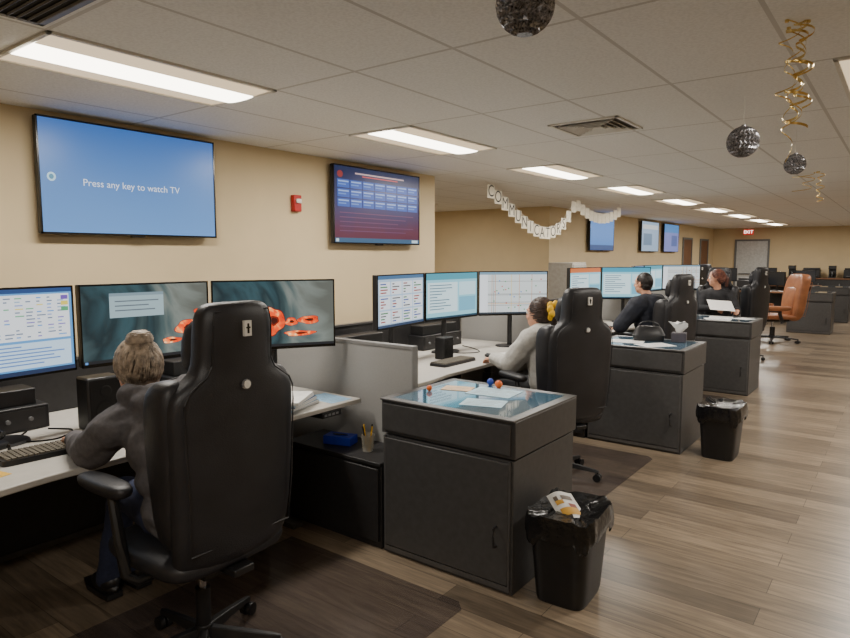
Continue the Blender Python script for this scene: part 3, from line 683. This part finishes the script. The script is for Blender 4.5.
        b.obj('round_emblem',t,[m_whitep,m_grey])
    return t
ch=chair(m_leather,'tall black leather executive chair with round emblem on the back',(-2.18,1.41),face(-1,-0.02),group='console chairs')
clone(ch,(-1.98,4.22,0.003),face(-0.9,0.45),'console chairs',scale=(1,1,0.965))
clone(ch,(-2.1,7.0,0.003),face(-0.9,0.3),'console chairs',scale=(1,1,0.985))
clone(ch,(-2.2,9.85,0),face(0.05,-1),'console chairs')
clone(ch,(-2.0,10.8,0),face(-0.9,0.3),'console chairs','tall black leather chair standing empty by the last console')
clone(ch,(-3.2,14.2,0),face(0.6,0.8),'console chairs','tall black leather chair turned away from the row')
tc_=chair(m_tan,'tan brown leather office chair standing in the aisle',(-1.98,13.42),face(-0.9,-0.5),z0=0,badge=False,hs=0.9); tc_.scale=(1.3,1.5,1.0)

# ---------------------------------------------------------------- people
def hand(b,w,f,up,side,curl=1.0):
    f=V(f).normalized(); up=V(up); s=f.cross(up).normalized(); n=s.cross(f).normalized()
    w=V(w)
    offs=[-0.03,-0.011,0.009,0.028]; lens=[0.9,1.0,0.95,0.75]
    if side<0: offs=[-o for o in offs]
    sg=-1 if side>0 else 1
    for o,l in zip(offs,lens):
        k=w+f*(0.085 if abs(o)<0.02 else 0.078)+s*o
        b.cap(w+f*0.01+s*o*0.6,0.016,k,0.0125,10)
        d=f.copy(); p=k; r=0.0095; a=0
        for L,bd in ((0.042,0.35),(0.027,0.55),(0.02,0.4)):
            a+=bd*curl; d=(f*math.cos(a)-n*math.sin(a)); q=p+d*L*l; b.cap(p,r,q,r*0.88,8); p=q; r*=0.88
    p0=w+f*0.025+s*sg*0.025; p1=p0+(f*0.5+s*sg*0.7-n*0.3).normalized()*0.038; p2=p1+(f*0.9+s*sg*0.25-n*0.3).normalized()*0.03; p3=p2+(f-n*0.4).normalized()*0.022
    b.cap(p0,0.014,p1,0.0115,8); b.cap(p1,0.0115,p2,0.0098,8); b.cap(p2,0.0098,p3,0.0085,8)
def spine(b,pts,rad,n=5):
    for (p,q),(r,s) in zip(zip(pts[:-1],pts[1:]),zip(rad[:-1],rad[1:])):
        p=V(p);q=V(q)
        zz=(q-p).normalized(); xx=V((1,0,0)); yy=zz.cross(xx).normalized(); xx=yy.cross(zz); rot=Matrix((xx,yy,zz)).transposed()
        for i in range(n):
            t=i/n; c=p.lerp(q,t); rr=[r[k]*(1-t)+s[k]*t for k in range(3)]
            b.sph(c,rr,rot,16,10)
def person(loc,rot,label,J,top_m,pant_m,hair_fn,hair_m,head_rot=(0,0,0),vox=0.006,bulk=1.0,skin=m_skin,hood=False,short=False,loose=0.014,fold=0.022):
    t=thing('person',label,'person',loc,rot)
    HC=V(J['head']); HR=Matrix.Rotation(head_rot[2],3,'Z')@Matrix.Rotation(head_rot[0],3,'X')@Matrix.Rotation(head_rot[1],3,'Y')
    H=lambda x,y,z: HC+HR@V((x,y,z))
    pts=[J['pel'],J['belly'],J['chest'],J['up']]
    def build(b,add,hands,head,legs,arms=True,torso=True):
        k=bulk
        if torso: spine(b,pts,[(0.165*k+add,0.125*k+add,0.11+add),(0.145*k+add,0.115*k+add,0.11+add),(0.165*k+add,0.115*k+add,0.11+add),(0.13*k+add,0.085*k+add,0.07+add)],5)
        for s,key in ((1,'r'),(-1,'l')):
            sh=V(J['sh'+key]); el=V(J['el'+key]); wr=V(J['wr'+key])
            if torso: b.cap(V(J['up']),0.07+add*0.6,sh,0.055*k+add,12)
            if arms:
                b.cap(sh,0.056*k+add,el,0.04*k+add,12)
                e2=wr if not short else el.lerp(wr,0.05)
                b.cap(el,0.04*k+add,e2,(0.026 if not hands else 0.026)+add*(0.8),12)
            if hands:
                f=(wr-el).normalized(); f=V((f.x*0.6,f.y,f.z*0.3-0.12)); hand(b,wr,f,(0,0,1),s,J.get('curl',0.9))
            if legs:
                hp=V(J['pel'])+V((s*0.085,0.03,-0.02)); kn=V(J['kn'+key]); an=V(J['an'+key])
                b.cap(hp,0.085*k+add,kn,0.056+add,12); b.cap(kn,0.056+add,an,0.036+add*1.3,12)
                if head: b.cap(an,0.036,an+V((0,0.1,-0.05)),0.03,10)
        if head:
            b.cap(V(J['up'])+V((0,0,0.02)),0.055,H(0,-0.01,-0.06),0.05,14)
            b.sph(H(0,-0.01,0.02),(0.076,0.095,0.098),HR,20,14); b.sph(H(0,0.03,-0.055),(0.056,0.062,0.062),HR,16,12)
            b.sph(H(0,0.062,-0.085),(0.025,0.025,0.02),HR); b.cap(H(0,0.083,0.012),0.009,H(0,0.104,-0.022),0.014,10)
            for s in (-1,1):
                b.sph(H(s*0.076,-0.005,-0.01),(0.01,0.02,0.032),HR,10,8); b.sph(H(s*0.038,0.06,-0.03),(0.022,0.022,0.02),HR,10,8)
                b.cap(H(s*0.012,0.083,0.03),0.008,H(s*0.045,0.074,0.03),0.008,8)
    def remesh(b,name,m,v,bump=0,ns=0.09):
        o=b.obj(name,t,m)
        r=o.modifiers.new('r','REMESH'); r.mode='VOXEL'; r.voxel_size=v
        s_=o.modifiers.new('s','SMOOTH'); s_.iterations=4 if v<0.008 else 3; s_.factor=0.5
        if bump:
            tx=bpy.data.textures.new('fold','CLOUDS'); tx.noise_scale=ns; tx.noise_depth=1
            d=o.modifiers.new('d','DISPLACE'); d.texture=tx; d.strength=bump; d.mid_level=0.5
        return bake(o)
    b=B(); build(b,0,True,True,True); body=remesh(b,'body',skin,vox)
    b=B(); build(b,loose,False,False,False)
    if hood:
        u=V(J['up'])
        for a in range(11):
            th=math.pi+math.pi*a/10
            b.sph(u+V((0.12*math.cos(th),0.02+0.105*math.sin(th),0.075+0.012*abs(math.sin(th)))),(0.044,0.044,0.044))
        for s in (-1,1): b.cap(u+V((s*0.1,-0.07,0.05)),0.058,u+V((s*0.02,-0.15,-0.07)),0.055)
        b.sph(u+V((0,-0.13,0.0)),(0.115,0.065,0.095)); b.sph(u+V((0,-0.02,0.03)),(0.09,0.08,0.05))
        b.sph(V(J['pel'])+V((0,0,0.03)),(0.205*bulk,0.165*bulk,0.11)); b.sph(V(J['belly']),(0.19*bulk,0.15*bulk,0.12))
    else:
        b.sph(V(J['pel'])+V((0,0,0.05)),(0.178*bulk,0.14*bulk,0.09))
    remesh(b,'sweater' if not short else 'shirt',top_m,max(vox,0.009),fold,0.1)
    b=B(); build(b,0.012,False,False,True,arms=False,torso=False)
    b.sph(V(J['pel']),(0.182*bulk,0.142*bulk,0.105)); remesh(b,'trousers',pant_m,max(vox,0.01),0.012)
    for key in 'rl':
        an=V(J['an'+key]); b=B(); zf=an.z-0.075
        b.loft([[(an.x+x*w,an.y-0.07+yy*0.27,z) for x,yy in [(-0.8,0),(0.8,0),(1,0.3),(1.05,0.7),(0.6,1),(-0.6,1),(-1.05,0.7),(-1,0.3)]] for z,w in ((zf,0.045),(zf+0.025,0.047))])
        b.sph((an.x,an.y+0.03,zf+0.045),(0.043,0.115,0.042)); b.sph((an.x,an.y-0.02,zf+0.075),(0.045,0.06,0.045))
        b.obj('shoe',t,m_black)
    for s in (-1,1):
        b=B(); b.sph(H(s*0.032,0.077,0.01),0.0125,None,12,8); b.mi=1; b.sph(H(s*0.032,0.0865,0.01),0.0048,None,8,6); b.obj('eye',t,[mat('eye_white',(225,220,212),0.2),mat('iris',(60,42,30),0.2)])
    b=B(); b.sph(H(0,0.083,-0.052),(0.024,0.008,0.007),HR); b.obj('lips',t,mat('lips',(165,90,80),0.45))
    b=B(); hair_fn(b,H,HR,False)
    ho=remesh(b,'hair',hair_m,0.006,0.004,0.03)
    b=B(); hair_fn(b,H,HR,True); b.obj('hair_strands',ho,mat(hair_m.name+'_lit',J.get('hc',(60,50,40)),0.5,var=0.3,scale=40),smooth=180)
    return t,H,HR
def comb(b,H,c,rad,start,end,n,seed,spread=0.25,r=0.0022,lift=1.03,seg=7):
    rnd=random.Random(seed); e0=V(end).normalized()
    for i in range(n):
        s=V(start(rnd)).normalized(); e=(e0+V((rnd.uniform(-1,1),rnd.uniform(-1,1),rnd.uniform(-1,1)))*spread).normalized()
        if s.dot(e)<-0.92: continue
        j=rnd.uniform(-0.01,0.03); w=rnd.uniform(-0.05,0.05); pts=[]
        for k in range(seg):
            t=k/(seg-1); d=s.slerp(e,t); side=s.cross(e).normalized()*w*math.sin(math.pi*t)
            d=(d+side).normalized(); f=lift+j
            pts.append(H(c[0]+rad[0]*d.x*f,c[1]+rad[1]*d.y*f,c[2]+rad[2]*d.z*f))
        b.tube(pts,[r*(0.5+math.sin(math.pi*min(0.95,max(0.05,k/(seg-1))))) for k in range(seg)],4)
def rim(rnd):
    a=rnd.uniform(0,2*math.pi); y=math.sin(a); z=0.45*max(0,y)+(-0.75 if y<0.1 else -0.75+1.0*y)
    return (math.cos(a),y,z+rnd.uniform(-0.1,0.1))
def coil(b,H,c,R,n,seed,r=0.0028,tilt=0.35):
    rnd=random.Random(seed)
    for i in range(n):
        ax=V((rnd.uniform(-1,1)*tilt,rnd.uniform(-1,1)*tilt,1)).normalized(); M=align(ax).to_3x3(); h=rnd.uniform(-0.8,0.9); rr=R*math.sqrt(max(0.05,1-h*h*0.9))*rnd.uniform(0.97,1.05); a0=rnd.uniform(0,6.28); L=rnd.uniform(3,5.5)
        b.tube([H(*(V(c)+M@V((rr*math.cos(a0+L*k/11),rr*math.sin(a0+L*k/11),h*R*0.7)))) for k in range(12)],r,4)
def hair_bun(b,H,HR,st):
    if not st:
        b.sph(H(0,-0.022,0.03),(0.088,0.1,0.096),HR,20,14); b.sph(H(0,-0.05,-0.03),(0.080,0.064,0.075),HR)
        b.sph(H(0,-0.055,0.115),(0.05,0.048,0.036),HR)
    else:
        comb(b,H,(0,-0.028,0.012),(0.09,0.104,0.11),rim,(0,-0.35,1),420,1,0.25)
        coil(b,H,(0,-0.055,0.115),0.051,150,2)
def hair_low(b,H,HR,st):
    if not st:
        b.sph(H(0,-0.024,0.034),(0.085,0.096,0.094),HR,20,14); b.sph(H(0,-0.055,-0.03),(0.074,0.052,0.065),HR)
        b.cap(H(0,-0.105,0.03),0.035,H(0,-0.14,-0.02),0.03); b.cap(H(0,-0.14,-0.02),0.03,H(0,-0.13,-0.12),0.02)
    else:
        comb(b,H,(0,-0.028,0.012),(0.087,0.1,0.11),rim,(0,-1,0.15),300,3,0.2)
def hair_short(b,H,HR,st):
    if not st:
        b.sph(H(0,-0.018,0.03),(0.080,0.092,0.093),HR,20,14); b.sph(H(0,-0.045,-0.025),(0.076,0.058,0.06),HR)
    else:
        comb(b,H,(0,-0.018,0.015),(0.080,0.092,0.102),rim,(0,0.1,1),240,4,0.6,lift=1.0,r=0.0018)
def J0(**k):
    J=dict(pel=(0,0,0.60),belly=(0,0.05,0.76),chest=(0,0.13,0.93),up=(0,0.2,1.03),head=(0,0.27,1.2),
      shr=(0.17,0.2,1.0),shl=(-0.17,0.2,1.0),elr=(0.24,0.31,0.79),ell=(-0.24,0.31,0.79),wrr=(0.15,0.55,0.79),wrl=(-0.15,0.55,0.79),
      knr=(0.12,0.42,0.57),knl=(-0.12,0.42,0.57),anr=(0.13,0.5,0.085),anl=(-0.13,0.5,0.085))
    J.update(k); return J
m_hood=mat('charcoal_hoodie',(86,83,85),0.92,var=0.08,scale=60,bump=0.2,bscale=50)
m_jean=mat('blue_denim',(42,50,78),0.8,var=0.1,scale=80)
m_sweat=mat('light_grey_knit',(188,186,180),0.9,var=0.04,scale=60,bump=0.2,bscale=80)
m_bshirt=mat('black_shirt',(28,28,32),0.8,var=0.1)
m_navy=mat('dark_navy_shirt',(30,34,46),0.8,var=0.1)
person((-2.21,1.43,0),face(-1,0.05),'seated person in dark grey hoodie and jeans typing at keyboard',J0(hc=(160,144,126),pel=(0,0,0.6),belly=(0,0.05,0.74),chest=(0,0.16,0.87),head=(-0.045,0.395,1.13),up=(-0.01,0.265,0.965),shr=(0.18,0.26,0.92),shl=(-0.20,0.26,0.92),elr=(0.24,0.40,0.80),ell=(-0.245,0.41,0.80),wrr=(0.1,0.62,0.80),wrl=(-0.2,0.65,0.80),knr=(0.08,0.48,0.57),knl=(-0.08,0.48,0.57),anr=(0.07,0.72,0.085),anl=(-0.07,0.72,0.085)),m_hood,m_jean,hair_bun,mat('ash_blond_hair',(122,108,94),0.6,var=0.2,scale=30,bump=0.1,bscale=60),(-0.1,0,0),0.006,1.16,hood=True,loose=0.024,fold=0.036)
p2,H2,HR2=person((-2.08,4.36,0),face(-1,0.15),'seated person in a light grey sweater with hair tied back',J0(hc=(70,52,42),head=(0,0.15,1.165),up=(0,0.09,1.02),chest=(0,0.05,0.9),belly=(0,0.02,0.75),shr=(0.18,0.09,0.98),shl=(-0.18,0.09,0.98),elr=(0.24,0.22,0.80),ell=(-0.25,0.22,0.80),wrr=(0.14,0.45,0.79),wrl=(-0.15,0.45,0.80)),m_sweat,m_bshirt,hair_low,mat('dark_brown_hair',(46,34,28),0.5,var=0.2,scale=30,bump=0.1,bscale=60),(-0.05,0,0),0.007,1.18,loose=0.028)
b=B()
for i in range(9):
    a=i*0.7; b.sph(H2(0.045*math.cos(a),-0.125-0.012*(i%3),0.02+0.05*math.sin(a)),(0.03,0.022,0.03))
b.obj('hair_scrunchie',p2,mat('yellow_fabric',(240,190,30),0.7))
person((-2.13,7.05,0),face(-1,0.1),'seated man with dark hair in a navy short-sleeved shirt',J0(hc=(46,38,36),head=(0,0.2,1.3),up=(0,0.14,1.12),chest=(0,0.1,0.98),belly=(0,0.03,0.78),shr=(0.26,0.14,1.07),shl=(-0.26,0.14,1.07),elr=(0.34,0.28,0.85),ell=(-0.36,0.28,0.85),wrr=(0.16,0.5,0.80),wrl=(-0.18,0.5,0.80)),m_navy,m_bshirt,hair_short,mat('black_hair',(30,25,24),0.5,var=0.2,scale=60),(-0.05,0,-0.1),0.009,1.62,short=True)
person((-2.15,9.76,0),face(0.05,-1),'seated person with auburn hair in black top reading a paper',J0(hc=(112,66,52),head=(0.02,0.1,1.29),up=(0,0.07,1.08),chest=(0,0.05,0.95),belly=(0,0.02,0.77),shr=(0.17,0.07,1.05),shl=(-0.17,0.07,1.05),elr=(0.18,0.2,0.86),ell=(-0.28,0.17,0.83),wrr=(-0.04,0.37,0.89),wrl=(-0.31,0.38,0.87),anr=(0.13,0.35,0.085),anl=(-0.13,0.35,0.085)),m_bshirt,m_bshirt,hair_low,mat('auburn_hair',(82,48,40),0.5,var=0.2,scale=60),(-0.12,0,-1.35),0.009,1.05)
b=B(); b.loft([[(x,0.01*math.sin(x*9)+y,0.0005*k) for y in (0,0.1,0.2,0.3)] for k,x in enumerate((-0.16,-0.08,0,0.08,0.16))],caps=False,close=False)
o=solo(b,'paper_sheet','large white paper held up by the seated reader','paper',(-1.94,9.12,0.88),0.2,m_white); o.rotation_euler=(0.4,0.1,0.45)

# ---------------------------------------------------------------- hanging decorations
def ball(loc,r,label):
    t=thing('hanging_ornament',label,'decoration',loc,0,'hanging party balls')
    b=B(); n=24; M=12
    def P(i,j,rr): 
        ph=math.pi*j/M; th=2*math.pi*i/n; return (rr*math.sin(ph)*math.cos(th),rr*math.sin(ph)*math.sin(th),rr*math.cos(ph))
    rings=[[P(i+(0.5 if j%2 else 0),j,r) for i in range(n)] for j in range(1,M)]
    for a,c in zip(rings[:-1],rings[1:]):
        for i in range(n):
            q=[a[i],a[(i+1)%n],c[(i+1)%n],c[i]]
            m=V((0,0,0))
            for p in q: m+=V(p)/4
            m=m*0.92
            for k in range(4): b.face([q[k],q[(k+1)%4],m])
    b.face(list(reversed(rings[0]))); b.face(rings[-1])
    bmesh.ops.remove_doubles(b.bm,verts=b.bm.verts[:],dist=1e-5)
    b.obj('faceted_ball',t,m_glit,smooth=5)
    B().cyl((0,0,r*0.98),(0,0,CH-loc[2]),0.0012,seg=6).obj('hanging_string',t,m_whitep)
    B().cyl((0,0,r*0.96),(0,0,r*1.08),0.012,seg=12).obj('ball_cap',t,m_alu)
    return t
ball((-1.0,1.84,2.375),0.092,'black glittery faceted ball hanging from the ceiling'); ball((-0.84,4.27,2.28),0.092,'black glittery faceted ball hanging on a string'); ball((-0.73,5.57,2.285),0.076,'dark grey tissue ball hanging on a string')
def spiral(loc,L,r,turns,label,ph=0,w=0.006):
    b=B(); N=int(turns*14)
    pts=[(r*(0.6+0.4*math.sin(i*0.21))*math.cos(2*math.pi*i/14+ph),r*(0.6+0.4*math.sin(i*0.21))*math.sin(2*math.pi*i/14+ph),-L*i/N) for i in range(N+1)]
    b.loft([[(x,y,z+w),(x*0.97,y*0.97,z-w)] for x,y,z in pts],caps=False,close=False)
    b.cyl((pts[0][0],pts[0][1],-0.01),(pts[0][0],pts[0][1],0),0.008,seg=8)
    solo(b,'spiral_streamer',label,'streamer',loc,0,m_gold,'gold spiral streamers')
spiral((-0.41,3.05,CH),0.42,0.05,7,'shiny gold foil spiral streamer hanging from the ceiling',0,0.005)
spiral((-0.39,3.02,CH),0.34,0.042,5,'short gold foil spiral streamer',1.5,0.004)
spiral((-0.43,3.09,CH),0.55,0.042,4,'long loose gold spiral streamer reaching lower',3,0.003)
spiral((-0.44,3.02,CH),0.40,0.045,4,'thin loose gold spiral streamer',4.4,0.003)
spiral((-0.85,8.4,CH),0.33,0.05,5,'gold foil spiral streamer farther along the ceiling',2,0.005); spiral((-1.0,8.5,CH),0.2,0.14,2.5,'wide loosely coiled gold streamer',0,0.004)
# banner
t=thing('letter_banner','string banner of lettered cards sagging from the ceiling','banner',(-4.3,6.94,CH),0)
def sag(y):
    if y<2.73: u=max(0,y/2.73)**1.45; return -0.51*4*u*(1-u)
    u=(y-2.73)/2.05; return -0.2*4*u*(1-u)
B().tube([(0,y,sag(y)-0.01 if 0<y<4.7 else 0) for y in [4.78*i/60 for i in range(61)]],0.003,6).obj('banner_string',t,m_whitep)
txt='COMMUNICATORS'; n=len(txt)
m_card=mat('cream_card',(232,224,204),0.6)
for i in range(26):
    y=0.14+i*0.18
    zc=sag(y)-0.095
    b=B(); b.loft([[(x,y-0.085,zc+0.085),(x,y+0.085,zc+0.085),(x,y+0.085,zc-0.085),(x,y-0.085,zc-0.085)] for x in (-0.002,0.002)])
    c=b.obj('letter_card',t,m_card)
    if i<n: textmesh(txt[i],0.21,mat('banner_ink',(30,28,26),0.6),c,Matrix(((0,0,1,0.004),(1,0,0,y),(0,1,0,zc),(0,0,0,1))),'letter')

# ---------------------------------------------------------------- far furnishings
m_pg=mat('pale_grey_metal',(160,156,148),0.5)
b=B(); b.bb(-0.2,0.2,-0.25,0.25,0,1.5)
t=thing('filing_cabinet','tall pale grey metal cabinet standing behind the consoles','cabinet',(-4.25,9.3,0),0)
b.obj('cabinet_body',t,m_pg,bev=0.005)
for i in range(4):
    d=B().bb(0.2,0.215,-0.235,0.235,0.05+i*0.36,0.39+i*0.36).obj('drawer',t,m_pg,bev=0.004)
    B().bb(0.215,0.235,-0.06,0.06,0.24+i*0.36,0.255+i*0.36).obj('handle',d,m_alu)
def fardesk(loc,label):
    t=thing('desk',label,'desk',loc,0,'far desks')
    B().bb(-0.9,0.9,-0.4,0.4,0.72,0.75).obj('worktop',t,m_wood,bev=0.004)
    for s in (-1,1): B().bb(s*0.88,s*0.84,-0.38,0.38,0,0.72).obj('side_panel',t,m_chard)
    B().bb(-0.84,0.84,0.34,0.36,0.1,0.72).obj('modesty_panel',t,m_chard)
    return t
fardesk((-3.2,17.5,0),'brown topped office desk with dark side panels'); fardesk((-2.9,21.5,0),'brown topped office desk near the far wall'); fardesk((-0.4,20.2,0),'brown topped office desk near the far wall')
for (x,y,d,zt) in [(-3.7,17.6,(0.5,-1),1.3),(-2.6,17.6,(-0.5,-1),1.22),(-3.4,21.6,(0.3,-1),1.25),(-2.4,21.6,(0,-1),1.18)]:
    n=V(d).normalized(); dd=V((-n.y,n.x)); c=V((x,y))
    monitor(c-dd*0.26,c+dd*0.26,[('r',0,0,1,1,C(20,24,30,s=0.6))],'dark switched-off monitor on a far desk','far monitors',0.34,zt)
t=thing('counter','long dark counter with brown top along the back wall','counter',(-1.9,23.6,0),0)
B().bb(-1.4,1.4,-0.3,0.35,0,0.88).obj('cabinet_body',t,m_chard,bev=0.004)
B().bb(-1.43,1.43,-0.33,0.36,0.88,0.92).obj('countertop',t,m_wood,bev=0.004)
for i in range(5):
    d=B().bb(-1.38+i*0.556,-0.85+i*0.556,-0.315,-0.301,0.05,0.85).obj('door',t,m_chard,bev=0.003); B().bb(-0.9+i*0.556,-0.88+i*0.556,-0.335,-0.315,0.6,0.75).obj('handle',d,m_alu)
def coffee(x):
    t=thing('coffee_maker','black drip coffee maker on the back counter','coffee maker',(x,23.55,0.92),math.pi,'coffee makers')
    b=B(); b.bb(-0.1,0.1,-0.1,0.12,0,0.03); b.bb(-0.1,0.1,-0.1,-0.02,0.03,0.36); b.bb(-0.1,0.1,-0.1,0.12,0.27,0.38); b.obj('machine_body',t,m_black,bev=0.008)
    B().loft([sring(0,0.05,0.03,0.12,0.12,2,16),sring(0,0.05,0.12,0.14,0.12,2,16),sring(0,0.05,0.19,0.08,0.08,2,16)]).obj('carafe',t,m_blackg)
coffee(-3.0); coffee(-1.9); coffee(-0.8)
def printer(loc,rot,l):
    t=thing('printer',l,'printer',loc,rot,'printers')
    B().bb(-0.24,0.24,-0.2,0.2,0,0.26).obj('printer_body',t,m_black,bev=0.02)
    B().bb(-0.22,0.22,-0.18,0.14,0.26,0.31).obj('scanner_lid',t,m_chard,bev=0.01)
    B().bb(-0.16,0.16,0.2,0.3,0.06,0.07).obj('paper_tray',t,m_grey)
printer((-2.45,23.5,0.92),math.pi,'black office printer on the back counter'); printer((-0.2,20.2,0.75),math.pi,'black office printer on a far desk'); printer((-1.35,23.5,0.92),math.pi,'black office printer on the back counter'); printer((-3.15,17.5,0.75),math.pi,'black office printer on a far desk')

# ---------------------------------------------------------------- world + camera
w=bpy.data.worlds.new('World'); scene.world=w; w.use_nodes=True
w.node_tree.nodes['Background'].inputs[0].default_value=(1,0.95,0.9,1); w.node_tree.nodes['Background'].inputs[1].default_value=0.05
cam=bpy.data.cameras.new('Camera'); cam.sensor_width=36; cam.lens=639/850*36; cam.clip_start=0.05
co=bpy.data.objects.new('Camera',cam); COL.objects.link(co); co.location=(0,0,1.6)
co.rotation_euler=(math.radians(90-5.63),0,math.radians(37.07)); scene.camera=co
